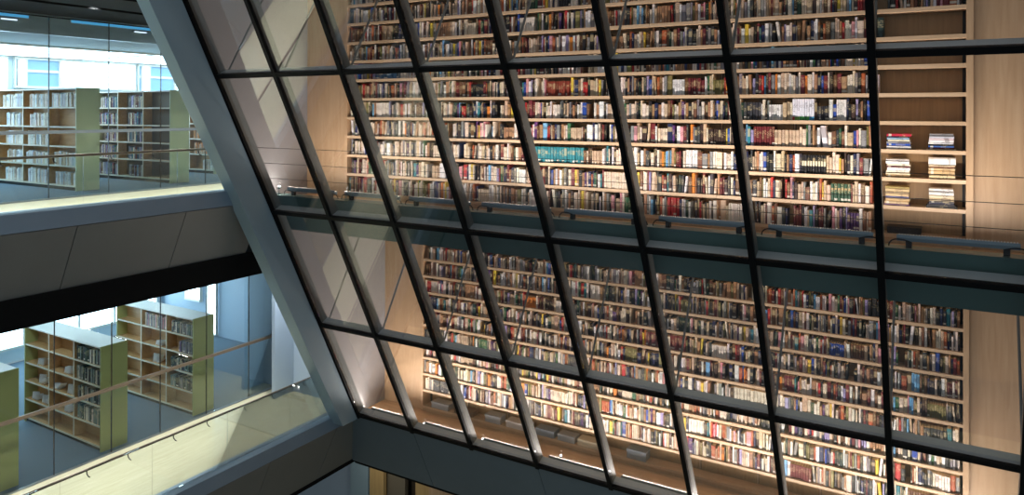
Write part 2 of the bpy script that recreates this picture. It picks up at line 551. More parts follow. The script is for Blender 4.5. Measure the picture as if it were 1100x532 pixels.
ROWWORD = {0: 'bottom shelf', 1: 'second shelf up', 2: 'third shelf up', 3: 'fourth shelf up', 4: 'fifth shelf up', 5: 'sixth shelf up', 7: 'eighth shelf up', 8: 'ninth shelf up'}
SETNAME = {'black': ('black volume with pale label', 'black set'), 'green': ('dark green volume', 'matching green set'),
           'whiteset': ('white volume with coloured foot', 'white set')}
GRP = 'upright books on the upper bookcase between the last two long mullions'
for r in range(11):
    z = ZU0 + r * PITCH + BT / 2 + 0.0006
    hi = XE - 0.012
    row = fill_row(hi, XL, CLEAR, UP_SPECIAL.get(r, ()))
    vis = []
    for b in row:
        px, py = project(b['cx'], YU + 0.03, z + b['h'] / 2)
        b['px'] = px
        if r in ROWWORD and m6_x(py) + 9 < px < m7_x(py) - 6:
            vis.append(b)
    vis_ids = {id(b) for b in vis}
    if vis:
        setcount = {}
        for i, b in enumerate(vis):
            k = b['kind']
            if k in SETNAME:
                setcount[k] = setcount.get(k, 0) + 1
        seen = {}
        n = len(vis)
        for i, b in enumerate(vis):
            k = b['kind']
            word = size_word(b['t'], b['h'])
            ex = None
            if k in SETNAME:
                seen[k] = seen.get(k, 0) + 1
                label = f"{SETNAME[k][0]}, {ORD[seen[k]]} from right in the {SETNAME[k][1]}, {ROWWORD[r]}"
                if k == 'black': ex = [(0.42, 0.68, 0.72, M['bcream'])]
                if k == 'green': ex = [(0.66, 0.76, 0.7, M['tan'])]
                if k == 'whiteset':
                    q = seen[k]
                    mat = FOOT[0] if q <= 2 else FOOT[1] if q <= 6 else FOOT[2] if q <= 8 else FOOT[3]
                    ex = [(0.015, 0.17, 0.92, mat)]
            elif i < (n + 1) // 2:
                label = f"{word} {b['name']} book, {ORD[i + 1]} left of the near vertical mullion, {ROWWORD[r]}, upper bookcase"
            else:
                label = f"{word} {b['name']} book, {ORD[n - i]} right of the next slanted mullion, {ROWWORD[r]}, upper bookcase"
            single_book(b, YU + b['y'], z, label, GRP, extra=ex) if n_books < 236 else vis_ids.discard(id(b))
    for b in row:
        if id(b) not in vis_ids:
            book_geo(STUFF, b['cx'], YU + b['y'], z, b['t'], b['d'], b['h'], b['rgb'], b['lean'])
    if r == 8:            # upright books of the end bay, just under the top of the picture
        row = fill_row(XR - 0.03, XE + 0.12, CLEAR)
        for i, b in enumerate(row):
            single_book(b, YU + b['y'], z, f"{size_word(b['t'], b['h'])} {b['name']} book on the filled end bay shelf, {ORD[i + 1]} from the wooden upright",
                        'upright books on the filled shelf of the end bay') if i < 24 and n_books < 251 else book_geo(STUFF, b['cx'], YU + b['y'], z, b['t'], b['d'], b['h'], b['rgb'], b['lean'])
    if r > 8:
        for b in fill_row(XR - 0.03, XE + 0.02, CLEAR):
            book_geo(STUFF, b['cx'], YU + b['y'], z, b['t'], b['d'], b['h'], b['rgb'], b['lean'])

# a pale thin volume leaning at the start of the end bay, seen right of the mullion
zz = ZU0 + 5 * PITCH + BT / 2 + 0.0006
single_book(dict(cx=XE + 0.035, t=0.036, h=0.235, d=0.18, rgb=(214, 200, 206), name='white'), YU + 0.04, zz,
            'lone pale upright book right beside the near vertical mullion, otherwise empty end bay shelf', 'lone upright books of the end bay')
zz = ZU0 + 7 * PITCH + BT / 2 + 0.0006
single_book(dict(cx=XE + 0.07, t=0.07, h=0.25, d=0.19, rgb=(36, 58, 56), name='dark green'), YU + 0.04, zz,
            'lone thick dark green upright book beside the near vertical mullion, high in the end bay', 'lone upright books of the end bay')

# flat piles in the end bay (listed from the bottom up)
PILES = {
    (3, 'A'): (-0.585, [('thick white', (230, 226, 222), .045, .27), ('blue', (44, 84, 176), .028, .255), ('grey', (150, 150, 156), .022, .27), ('cream', (222, 214, 188), .026, .245),
                        ('pale blue', (150, 176, 196), .024, .245), ('slim navy', (36, 36, 66), .014, .25), ('crimson', (186, 36, 62), .034, .275)]),
    (3, 'B'): (-0.125, [('pale yellow', (222, 208, 164), .014, .31), ('dark red', (110, 34, 40), .018, .28), ('mid blue', (56, 92, 156), .024, .27), ('black', (30, 30, 36), .014, .26),
                        ('pale grey', (198, 198, 200), .028, .265), ('white', (226, 222, 222), .03, .26), ('pink white', (222, 200, 204), .016, .255), ('silver', (190, 192, 202), .026, .26), ('mid grey', (140, 140, 144), .03, .25)]),
    (2, 'A'): (-0.59, [('tan', (196, 164, 118), .035, .265), ('cream', (218, 200, 166), .03, .265), ('ivory', (232, 222, 204), .022, .255), ('white', (234, 230, 226), .04, .25),
                       ('slim maroon', (112, 44, 50), .01, .255), ('pale cream', (228, 216, 192), .03, .255), ('bright white', (236, 234, 230), .036, .26), ('pale grey', (206, 200, 196), .024, .25)]),
    (2, 'B'): (-0.115, [('cream', (220, 196, 150), .05, .275), ('thick tan', (206, 172, 122), .056, .275), ('beige', (204, 176, 132), .03, .28), ('brown', (134, 92, 66), .014, .255),
                        ('sand coloured', (214, 192, 158), .022, .275), ('very thick white', (238, 236, 232), .085, .285)]),
    (1, 'A'): (-0.6, [('purple', (120, 90, 120), .02, .28), ('beige', (206, 180, 140), .034, .265), ('tan', (198, 166, 118), .036, .265), ('lavender blue', (126, 132, 178), .024, .26),
                      ('sand coloured', (206, 178, 134), .036, .255), ('grey brown', (140, 122, 98), .02, .26), ('pale tan', (206, 180, 134), .038, .265), ('olive', (160, 142, 82), .026, .265)]),
    (1, 'B'): (-0.125, [('black', (24, 22, 26), .024, .33), ('charcoal', (48, 46, 52), .02, .29), ('navy', (40, 42, 70), .018, .26), ('dark grey', (88, 84, 84), .018, .26),
                        ('beige', (206, 184, 148), .036, .26), ('cream', (222, 206, 174), .034, .26), ('white', (232, 228, 222), .04, .262), ('slim grey', (134, 130, 126), .014, .25), ('pale white', (226, 224, 220), .03, .255)]),
}
for (r, side), (cx, lst) in PILES.items():
    z = ZU0 + r * PITCH + BT / 2 + 0.0006
    n = len(lst)
    beside = 'pile beside the near vertical mullion' if side == 'A' else 'pile beside the wooden upright'
    shelf = {3: 'fourth', 2: 'third', 1: 'second'}[r]
    for i, (nm, rgb, t, ln) in enumerate(lst):
        pos = 'topmost' if i == n - 1 else 'bottom one' if i == 0 else ORD[n - i] + ' from top'
        b = dict(cx=cx + random.uniform(-.008, .008), t=t, h=ln, d=0.2, rgb=rgb)
        single_book(b, YU + random.uniform(.028, .045), z, f"{nm} flat book, {pos}, {beside}, {shelf} shelf up", 'flat books piled in the end bay', flat=True)
        z += t + 0.0004

m = MB()
m.box(-0.71, -0.34, YU + 0.05, YU + 0.26, 0, 0.05); m.box(-0.716, -0.334, YU + 0.045, YU + 0.262, 0.05, 0.085)
zb = ZU0 + BT / 2 + 0.0006
for k in range(len(m.v)): m.v[k] = (m.v[k][0], m.v[k][1], m.v[k][2] + zb)
tag(m.build('storage_box', M['bblack'], None, 0.004, loc=(-0.525, YU + 0.15, zb)), 'flat black lidded box alone on the bottom shelf of the end bay', 'box')

# lower bookcase
for r in range(1, 12):
    z = ZL0 + r * PITCH + BT / 2 + 0.0006
    cl = CLEAR if r < 11 else 0.245
    for b in fill_row(XR - 0.03, XL + 0.01, cl, LO_SPECIAL.get(r, ())):
        ex = b['h'] if b['h'] < cl else cl
        book_geo(STUFF, b['cx'], YLO + b['y'], z, b['t'], b['d'], ex, b['rgb'], b['lean'])

# flat boxes in the bottom compartment of the lower bookcase
BX = [(-9.32, .44, .13, 'bgrey', 'grey flat box at the bottom of the lower bookcase, first from the white side wall'),
      (-8.72, .46, .10, 'bbrown', 'brown flat box at the bottom of the lower bookcase, second from the white side wall'),
      (-8.0, .36, .15, 'bgrey', 'grey box at the bottom of the lower bookcase, third from the white side wall'),
      (-7.42, .52, .13, 'bwhite', 'white flat box at the bottom of the lower bookcase, fourth from the white side wall'),
      (-6.80, .40, .13, 'bblue', 'blue grey box at the bottom of the lower bookcase, fifth from the white side wall'),
      (-6.34, .36, .12, 'bgrey', 'grey box at the bottom of the lower bookcase, sixth from the white side wall'),
      (-5.84, .50, .12, 'bcream', 'cream flat box at the bottom of the lower bookcase, seventh from the white side wall'),
      (-4.92, .36, .17, 'bblue', 'blue grey box at the bottom of the lower bookcase, eighth from the white side wall')]
for cx, w, h, mat, lab in BX:
    z = ZL0 + BT / 2 + 0.0006
    root = tag(empty('storage_box', (cx, YLO + 0.1, z)), lab, 'box', 'flat boxes under the lowest book row')
    m = MB(); m.box(-w / 2, w / 2, -.09, .13, 0, h * .72); m.build('body', M[mat], root, 0.003)
    m = MB(); m.box(-w / 2 - .006, w / 2 + .006, -.096, .136, h * .73, h); m.build('lid', M[mat], root, 0.003)

# ------------------------------------------------------------------ library rooms behind the glass
def structure(mb, name, mat, bevel=0.0):
    return tag(mb.build(name, mat, None, bevel), kind='structure')


for z0, z1, yf, yg in ((0.0, 4.2, YU, glass_y(0)), (FL, -0.57, YLO, glass_y(FL))):
    m = MB(); m.box(-10.88, 4.1, yg + (0.42 if z0 == 0 else 0.20), yf + 0.6, z0 - 0.06, z0); structure(m, 'floor', M['floorw'])
    for x0, x1, nm in ((-10.88, XL - 0.062, 'wall_back'), (XR + 0.077, 4.1, 'wall_back')):
        m = MB(); m.box(x0, x1, yf + 0.07, yf + 0.31, z0, z1); structure(m, nm, M['maple'])
    m = MB(); m.box(-10.88, 4.1, yf + 0.32, yf + 0.5, z0, z1); structure(m, 'wall_back', M['white'])
# white side wall from glass to bookcase and the opposite one
for x0, x1, nm in ((-11.0, -10.88, 'wall_left'), (4.1, 4.22, 'wall_right')):
    for z0, z1, yb in ((0.0, 4.2, YU + .5), (FL, -0.57, YLO + .5)):
        m = MB()
        m.prism_x([(glass_y(z0, 0.26), z0), (yb, z0), (yb, z1), (glass_y(z1, 0.26), z1)], x0, x1)
        structure(m, nm, M['white'])
# slab edges
for ztop, zf, y_in in ((0.10, 0.0, YU + .6), (4.90, 4.8, YU - 1.5)):
    m = MB()
    zb = zf - 0.57
    m.prism_x([(glass_y(ztop, .24), ztop), (glass_y(zb, .24), zb), (glass_y(zb, .40), zb), (glass_y(zf, .46), zf - .06), (glass_y(zf, .46), ztop)], -11.0, 4.22)
    structure(m, 'trim_1', M['teal'])
m = MB(); m.box(-11.0, 4.22, glass_y(-.57, .42), YLO + .6, -0.57, -0.5); structure(m, 'ceiling', M['white'])
m = MB(); m.box(-11.0, 4.22, glass_y(4.2, .3), YU + .6, 4.2, 4.3); structure(m, 'ceiling', M['white'])
# lower sill, the curb behind it, and slate fascia below
m = MB()
m.box(-10.88, 4.22, glass_y(-4.63, .165), glass_y(-4.63, .30), FL - .06, -4.615)
structure(m, 'trim_2', M['sill'])
m = MB()
xs = [-11.4, -9.1 - .012, -6.3 - .012, -3.5 - .012, -.7 - .012, 2.1 - .012, 4.3]
for a, b in zip(xs, xs[1:]):
    zt, zb = -4.66, -6.05
    m.prism_x([(glass_y(zt, 0.0), zt), (glass_y(zt, .16), zt), (glass_y(zb, .2), zb), (glass_y(zb, 0.0), zb)], a + .006, b - .006)
structure(m, 'trim_3', M['fascia2'])
m = MB(); m.prism_x([(glass_y(-4.7, .04), -4.7), (glass_y(-4.7, .2), -4.7), (glass_y(-6.1, .25), -6.12), (glass_y(-6.1, .02), -6.12)], -11.3, 4.3)
structure(m, 'trim_4', M['soffit'])
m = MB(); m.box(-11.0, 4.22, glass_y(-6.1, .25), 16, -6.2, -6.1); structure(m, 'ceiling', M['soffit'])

# ------------------------------------------------------------------ leaning curtain wall
cw = tag(empty('window_1', (-10.5, glass_y(0), 0)), 'tall leaning glazed wall with black mullions before the bookcases', 'window', kind='structure')
CL = Vector(cw.location)


def cwadd(mb, name, mat, parent=None):
    o = mb.build(name, mat, None, loc=tuple(CL))
    o.parent = parent or cw
    o.location = (0, 0, 0)
    return o


X0, DX = -10.5, 1.4015
ZT = [4.45, 2.207, -0.18, -2.50, -4.61]
for i in range(11):
    x = X0 + DX * i
    a, b = (x, glass_y(ZT[-1] - .06), ZT[-1] - .06), (x, glass_y(ZT[0]), ZT[0])
    m = MB(); m.beam(a, b, EX, NRM, 0.062, 0.012, 0.17); mu = cwadd(m, 'mullion', M['alu'])
    m = MB(); m.beam(a, b, EX, NRM, 0.074, -0.05, 0.010); cwadd(m, 'pressure_cap', M['black'], mu)
for j, z in enumerate(ZT[1:]):
    a, b = (X0 - .03, glass_y(z), z), (X0 + DX * 10 + .03, glass_y(z), z)
    m = MB(); m.beam(a, b, UPG, NRM, 0.062, 0.012, 0.165); t = cwadd(m, 'transom', M['alu2'])
    m = MB(); m.beam(a, b, UPG, NRM, 0.074, -0.045, 0.010); cwadd(m, 'pressure_cap', M['black'], t)
for i in range(10):
    for j in range(4):
        xa, xb = X0 + DX * i + .038, X0 + DX * (i + 1) - .038
        za, zb = ZT[j + 1] + .034, ZT[j] - .034
        m = MB(); m.beam(((xa + xb) / 2, glass_y(za), za), ((xa + xb) / 2, glass_y(zb), zb), EX, NRM, xb - xa, -0.006, 0.006)
        cwadd(m, 'pane', M['cglass'])
for i in range(0, 11):
    x = X0 + DX * i + (0.05 if i == 0 else 0)
    for (y0, z0, y1, z1) in ((glass_y(2.25, .19), 2.27, 9.26, 4.19), (glass_y(-2.46, .19), -2.44, 11.62, -0.575)):
        m = MB(); m.tube([(x, y0, z0), (x, y1, z1)], 0.017); m.tube([(x, y0 - .03, z0 - .05), (x, y0 + .012, z0 + .02)], 0.03)
        cwadd(m, 'stay_rod', M['alu'])

# safety cables behind the glass of the upper storey
cr = tag(empty('cable_railing', (-10.4, 9.0, 0.45)), 'three thin dark steel cables strung behind the upper storey glazing', 'railing')
for z in (.42, .70, .98):
    m = MB(); y = glass_y(z, .235)
    m.tube([(-.39, y - 9.0, z - .45), (14.41, y - 9.0, z - .45)], 0.0045, 6); m.build('cable', M['wire'], cr)
for z in (.42, .70, .98):
    for x, e in ((-.475, .09), (14.41, .09)):
        m = MB(); y = glass_y(z, .235) - 9; m.tube([(x, y, z - .45), (x + e * (1 if x < 1 else 1), y, z - .45)], .011, 8); m.build('turnbuckle', M['wire'], cr)

# ------------------------------------------------------------------ linear uplights
BAYPOS = ['first', 'second', 'third', 'fourth', 'fifth', 'sixth', 'seventh', 'eighth']


def uplight(i, x, y, z, zfoot, storey, power, tilt, ln=1.16):
    root = tag(empty('linear_uplight', (x, y, zfoot)),
               f"long grey linear lamp on the {storey} storey sill, {BAYPOS[i]} glazing bay from the corner post", 'lamp', f'linear lamps along the {storey} storey sill')
    h = z - zfoot
    m = MB()
    m.prism_x([(-.035, h - .05), (.03, h - .05), (.04, h - .008), (.034, h), (-.024, h), (-.028, h + .02), (-.036, h + .02), (-.042, h - .012)], -ln / 2, ln / 2)
    m.build('housing', M['fix'], root)
    m = MB(); m.box(-ln / 2 + .01, ln / 2 - .01, -.022, .026, h + .0005, h + .006)
    m.build('lens', M['lens'], root)
    m = MB()
    for k in range(40):
        xk = -ln / 2 + .02 + k * (ln - .04) / 39.5
        m.box(xk, xk + .014, -.036, -.028, h + .0202, h + .032)
    m.build('cooling_fins', M['top'], root)
    for s in (-1, 1):
        m = MB(); m.box(s * (ln / 2 - .12) - .03, s * (ln / 2 - .12) + .03, -.03, .03, 0, h - .051)
        m.build('bracket', M['cable'], root)
        x0 = s * (ln / 2 - .16)
        pts = []
        for k in range(11):
            t = k / 10
            pts.append((s * (ln / 2 - .14 + .22 * math.sin(t * math.pi * .5) * (1 if t < 1 else 1)), -.03 - .012 * math.sin(t * 3.14), h - .055 + .035 * math.sin(t * math.pi) - (h - .065) * t * t))
        m = MB(); m.tube(pts, .008, 6); m.build('power_cable', M['cable'], root)
    ld = bpy.data.lights.new('linear_lamp', 'AREA'); ld.shape = 'RECTANGLE'; ld.size = ln - .04; ld.size_y = .045
    ld.energy = power; ld.color = (1.0, .90, .83); ld.spread = math.radians(165)
    lo = bpy.data.objects.new('linear_lamp', ld); C.objects.link(lo); lo.parent = root
    lo.location = (0, .005, h + .012)
    lo.rotation_euler = (math.radians(180 - tilt), 0, 0)      # up, tipped to the books
    return root


PW_UP, PW_LO = 31.0, 46.0
for i in range(8):
    xc = X0 + DX * (i + .5) + .02
    uplight(i, xc, glass_y(.1, .36), .225, .1005, 'upper', PW_UP, 11)
    uplight(i, xc - .10, 11.83, -4.60, FL, 'lower', PW_LO, 10)
# little floor spotlights beside the mullions
SP = [(-10.745, 11.86, -4.70, 'lower', 0), (-9.13, 11.88, -4.70, 'lower', 1), (-7.73, 11.88, -4.70, 'lower', 2), (-6.14, 12.05, -4.70, 'lower', 3)]
for x, y, z, st, i in SP + [(-10.64, glass_y(.1, .38), .19, 'upper', 0), (-8.98, glass_y(.1, .38), .19, 'upper', 1)]:
    zf = FL if st == 'lower' else .1005
    root = tag(empty('floor_spotlight', (x, y, zf)), f"small round white spotlight by the {st} storey sill, {BAYPOS[i]} bay from the corner post", 'lamp', 'small round spotlights along the sills')
    h = z - zf
    m = MB(); m.lathe((0, 0, 0), [(.03, 0), (.03, .012), (.008, .016), (.008, h)], 14); m.build('base', M['fix'], root)
    m = MB(); m.lathe((0, 0, h), [(.008, 0), (.024, .008), (.032, .026), (.026, .045)], 14); hd = m.build('head', M['fix'], root)
    m = MB(); m.lathe((0, 0, h), [(.025, .0455), (.022, .054), (.008, .06)], 14); m.build('lens', M['spot'], hd)
    ld = bpy.data.lights.new('spot_lamp', 'POINT'); ld.energy = 10.0 if i == 0 else 0.8; ld.shadow_soft_size = .02; ld.color = (1, .93, .86)
    lo = bpy.data.objects.new('spot_lamp', ld); C.objects.link(lo); lo.parent = root; lo.location = (0, 0, h + .10)

# ------------------------------------------------------------------ corner post
m = MB()
zb, zt = -4.70, 4.6
m.hull8([(-10.80, glass_y(zb) - .50, zb), (-10.5, glass_y(zb) - .50, zb), (-10.5, glass_y(zb) - .07, zb), (-10.80, glass_y(zb) - .07, zb),
         (-10.80, glass_y(zt) - .70, zt), (-10.5, glass_y(zt) - .70, zt), (-10.5, glass_y(zt) - .07, zt), (-10.80, glass_y(zt) - .07, zt)])
structure(m, 'trim_5', M['post'], 0.006)
m = MB(); m.beam((-10.53, glass_y(zb, -.06), zb), (-10.53, glass_y(zt, -.06), zt), EX, NRM, .06, -.0, .05)
structure(m, 'trim_6', M['black'])

# ------------------------------------------------------------------ open reading storeys beyond the atrium
YA = 1.5
for zf, ye, xp in ((0.0, 9.22, -14.1), (FL, 11.55, -13.53), (4.8, 7.0, -14.1)):
    # steel edge channel
    m = MB(); m.prism_y([(-10.75, zf - .02), (-10.75, zf + .235), (-10.80, zf + .25), (-11.0, zf + .25), (-11.0, zf - .02)], YA, ye)
    structure(m, 'trim_7', M['steel'])
    # undercut fascia of separate panels
    m = MB()
    drop = -1.0 if zf > FL else -1.22
    back = -11.23 if zf > FL else -11.33
    yf_ = ye if zf > FL else 12.4
    ys = [YA] + [y for y in (2.4, 4.15, 5.9, 7.65, 9.4, 11.1) if y < ye - .2] + [yf_]
    for a, b in zip(ys, ys[1:]):
        m.prism_y([(-10.76, zf - .03), (back, zf + drop), (back - .1, zf + drop), (-10.90, zf - .03)], a + .006, b - .006)
    structure(m, 'trim_8', M['fascia'])
    m = MB(); m.prism_y([(-10.84, zf - .04), (back - .06, zf + drop - .02), (back - .16, zf + drop - .02), (-10.98, zf - .04)], YA, ye - .3)
    structure(m, 'trim_9', M['black'])
    # black strip under it and black soffit running in to the bulkhead
    zs = zf + (-1.44 if zf > FL else -1.30)
    m = MB(); m.box(-11.34, -11.2 if zf > FL else -11.32, YA, ye + (.35 if zf > FL else .85), zs, zf + drop); structure(m, 'trim_10', M['soffit'])
    m = MB(); m.box(-14.5, -12.63, YA, 16, zs, zs + .12); m.box(-12.37, -11.34, YA, 16, zs, zs + .12); m.box(-12.63, -12.37, YA, 16, zs + .12, zs + .14)  # slot made up to hide the unseen walkway lamps
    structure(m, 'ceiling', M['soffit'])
    m = MB(); m.box(-14.62, -14.5, YA, 16, zf - 1.76, zf - 1.3); structure(m, 'trim_11', M['bulk'])
    m = MB(); m.box(-20.5, -14.62, YA, 16, zf - 1.75, zf - 1.68); structure(m, 'ceiling', M['ceil'])
    if zf > 1: continue
    # floors: pale walkway, then carpet
    m = MB(); m.box(xp, -11.0, YA, ye, zf - .3, zf); m.box(xp, -11.02, ye, 16, zf - .3, zf); structure(m, 'floor', M['pale'])
    m = MB(); m.box(-20.5, xp, YA, 16, zf - .3, zf + .004); structure(m, 'floor', M['carpet'])
m = MB(); m.box(-20.5, 2, 8, 16, FB - .3, FB); structure(m, 'floor', M['pale'])

# back walls with wide windows
wn = [2]


def window(x, y0, y1, z0, z1, splits, blue, label, facing='x', frame=.06):
    wn[0] += 1
    root = tag(empty(f'window_{wn[0]}', (x, y0, z0) if facing == 'x' else (y0, x, z0)), label, 'window', kind='structure')
    def bx(mb, a0, a1, b0, b1, d0, d1):
        mb.box(d0, d1, a0, a1, b0, b1) if facing == 'x' else mb.box(a0, a1, -d1, -d0, b0, b1)
    W, H = y1 - y0, z1 - z0
    m = MB()
    bx(m, 0, W, 0, frame, 0, .1); bx(m, 0, W, H - frame, H, 0, .1)
    edges = [0] + [s * W for s in splits] + [W]
    for e in edges: bx(m, max(0, e - frame / 2), min(W, e + frame / 2), frame, H - frame, 0, .09)
    m.build('window_frame', M['top'], root)
    for k, (a, b) in enumerate(zip(edges, edges[1:])):
        m = MB(); bx(m, a + frame / 2, b - frame / 2, frame, H - frame, .02, .03)
        m.build('pane', M['dayb'] if k in blue else M['day'], root)
        if k in blue:
            m = MB(); bx(m, a + frame / 2, b - frame / 2, H * .52, H * .52 + .07, .032, .06); m.build('glazing_bar', M['top'], root)


for zf in (0.0, FL):
    m = MB(); m.box(-20.8, -20.6, YA, 16, zf, zf + 3.05); structure(m, 'wall_back', M['ceil'])
window(-20.58, 5.5, 9.5, 1.5, 3.0, [.5], [], 'wide bright window behind the pale stacks')
window(-20.58, 9.66, 12.9, 2.2, 3.0, [.03, .083, .346], [0, 2], 'window with blue grey panes above the nearer pale stack')
window(-20.58, 12.97, 15.78, 2.15, 3.0, [.05, .13, .43], [0, 2], 'window with blue grey panes above the second pale stack')
window(-20.58, 5.5, 9.9, FL + .35, FL + 2.9, [.33, .66], [], 'bright window at the end of the lower reading room')
window(-20.58, 10.3, 13.6, FL + .35, FL + 2.9, [.3, .6], [], 'bright window beyond the lower wooden shelves')
# end walls
m = MB(); m.box(-20.6, -11.0, 15.8, 16, 0, 3.36); structure(m, 'wall_far', M['ceil'])
m = MB(); m.box(-14.55, -11.02, 12.0, 12.15, FL, -1.30); structure(m, 'wall_far', M['endw'])
m = MB(); m.box(-20.6, -14.4, 13.8, 14.0, FL, -1.75); structure(m, 'wall_far', M['endw'])
window(13.79, -19.35, -18.65, FL + .9, FL + 2.7, [], [], 'bright pane in the far wall of the lower room', 'y')
window(13.79, -18.35, -17.95, FL + .05, FL + 2.7, [], [], 'narrow bright glazed slot in the far wall of the lower room', 'y', .03)
# return of the end wall and its post
m = MB(); m.box(-13.08, -12.98, 11.45, 11.999, FL, -1.30); structure(m, 'wall_far', M['endw'])


# glass partition between carpet and walkway
def partition(x, zf, zc, joints, label):
    root = tag(empty('glass_partition', (x, joints[0], zf)), label, 'partition')
    for a, b in zip(joints, joints[1:]):
        m = MB(); m.box(-.005, .005, a - joints[0] + .006, b - joints[0] - .006, .03, zc - zf - .02); m.build('glass_panel', M['bglass'], root)
    for j in joints:
        m = MB(); m.box(-.012, .012, j - joints[0] - .0055, j - joints[0] + .0055, .012, zc - zf - .012); m.build('joint_strip', M['wire'], root)
    L = joints[-1] - joints[0]
    m = MB(); m.box(.008, .05, 0, L, 1.2, 1.26); m.build('rail', M['railg'] if zf == 0 else M['rail'], root)
    m = MB(); m.box(-.02, .02, 0, L, 0, .028); m.build('floor_channel', M['railg'], root)
    m = MB(); m.box(-.02, .02, 0, L, zc - zf - .018, zc - zf - .001); m.build('head_channel', M['railg'], root)


partition(-14.12, 0.0, 3.36, [2.9, 3.95, 5.05, 6.12, 7.22, 8.33, 9.43, 10.5, 11.6, 12.7], 'clear glass partition with grey bar along the upper reading room')
partition(-13.53, FL, -1.44, [2.9, 3.93, 4.96, 6.0, 7.02, 8.05, 9.04, 10.1, 11.19, 11.98], 'clear glass partition with bronze bar along the lower reading room')


def balustrade(zf, y1, hz, label):
    root = tag(empty('glass_balustrade', (-10.9, YA, zf + .25)), label, 'railing')
    L = y1 - YA
    n = int(round(L / 1.46)); w = L / n
    for k in range(n):
        m = MB(); m.box(-.008, .008, k * w + .005, (k + 1) * w - .005, .001, hz - zf - .25 + .04); m.build('glass_panel', M['bglass'], root)
    h = hz - zf - .25
    m = MB(); m.tube([(-.09, 0, h), (-.09, L, h)], .02, 10); hr = m.build('handrail', M['rail'], root)
    for k in range(n):
        for e in (.3, .75):
            y = (k + e) * w
            m = MB(); m.tube([(-.012, y, h - .09), (-.05, y, h - .085), (-.085, y, h - .06), (-.09, y, h - .018)], .008, 6); m.build('bracket', M['wire'], hr)


balustrade(0.0, 9.1, .97, 'glass balustrade with slim bronze handrail at the upper slab edge')
balustrade(FL, 11.4, -3.69, 'glass balustrade with bracketed bronze handrail at the lower slab edge')


# ------------------------------------------------------------------ library stacks beyond the partitions
def stack(xe, nb, bw, y0, y1, zf, h, green, label, group, rows=5, fill=None, wood_=None, hshadow=.1):
    root = tag(empty('library_stack', (xe, y0, zf)), label, 'bookshelf', group)
    W = y1 - y0
    L = nb * bw
    m = MB(); m.box(-.03, 0, -.012, W + .012, 0, h + .012); m.build('end_panel', M[green], root, .004)
    m = MB(); m.box(-L - .03, -L, -.012, W + .012, 0, h + .012); m.build('end_panel', M[green], root, .004)
    m = MB(); m.box(-L, -.031, W / 2 - .012, W / 2 + .012, .09, h - .026); m.build('centre_panel', M[wood_ or 'stackw'], root)
    m = MB(); m.box(-L, -.031, -.006, W + .006, h - .025, h); m.build('top_board', M['top'], root)
    m = MB(); m.box(-L, -.031, .03, W - .03, 0, .08); m.build('plinth', M['black'], root)
    pitch = (h - .09) / rows
    for r in range(rows):
        z = .082 + r * pitch
        m = MB(); m.box(-L, -.032, 0.004, W - .004, z, z + .022); m.box(-L, -.032, -.004, .003, z - .006, z + .026, 1)
        m.build('shelf', [M['stackw'], M['stacke']], root)
    for k in range(1, nb):
        x = -.03 - k * bw * (L - .03) / L
        m = MB(); m.box(x - .012, x + .012, .001, W - .001, .106, h - .027); m.box(x - .014, x + .014, -.007, .0005, .09, h - .027, 1)
        m.build('upright', [M['stackw'], M['stacke']], root)
    if fill:
        for r in range(rows):
            z = zf + .082 + r * pitch + .0225
            for k in range(nb):
                cs, frac, hf = fill(r, k)
                if not cs: continue
                xhi = xe - .05 - k * bw; xlo = xhi - (bw - .045) * frac
                x = xhi
                while x > xlo:
                    t = random.uniform(.022, .05)
                    hh = min(pitch - .05, (pitch - .04) * hf * random.uniform(.88, 1.06))
                    nm = random.choice(cs)
                    if x - t < xlo: break
                    book_geo(STUFF, x - t / 2, y0 + .02 + random.uniform(0, .02), z, t - .001, .16, hh, jitter(PAL[nm][0] if isinstance(nm, str) else nm))
                    x -= t
    return root


PALE = ['white', 'ivory', 'cream', 'white', (206, 214, 222), 'beige']
DARK = ['navy', 'charcoal', 'maroon', 'grey', 'teal', 'brown', (120, 130, 150), 'cream', 'lavender']
GREY = ['grey', 'charcoal', (110, 126, 120), 'black', (150, 150, 140), 'dark green', 'cream']


def fillA(r, k):
    if random.random() < .1: return (None, 0, 0)
    if r == 3 and k == 0: return (DARK + PALE, .45, .62)
    return (PALE, random.uniform(.7, 1), random.uniform(.72, .84))


def fillB(r, k):
    if k == 0: return (None, 0, 0)
    return (DARK, random.uniform(.6, 1), random.uniform(.7, .85))


def fillC(r, k):
    return (['orange', 'tan', 'beige', 'brown'], .9, .8) if r in (1, 2) else (PALE, .5, .7)


stack(-15.12, 4, 1.03, 8.27, 8.72, 0, 2.08, 'green2', 'pale bookstack of white volumes, nearer sage end panel, upper reading room', 'upper reading room stacks', 5, fillA)
stack(-14.98, 3, 1.0, 10.25, 10.70, 0, 2.08, 'green2', 'bookstack with dark volumes and an empty bay, second sage end panel, upper reading room', 'upper reading room stacks', 5, fillB, 'gbrown')
stack(-16.3, 2, 1.0, 12.40, 12.85, 0, 2.08, 'green2', 'bookstack with orange volumes beside the corner post, upper reading room', 'upper reading room stacks', 5, fillC)


def fill1(r, k):
    if k == 0 and r >= 1: return (GREY, .95, .8)
    return (None, 0, 0)


def fill2(r, k):
    if k == 0 and r in (1, 2, 4): return (GREY, .9, .7)
    if k == 0 and r == 3: return (DARK, .6, .7)
    if k == 1 and r == 4: return (['grey', (160, 150, 150), 'pink', 'beige'], .95, .8)
    return (None, 0, 0)


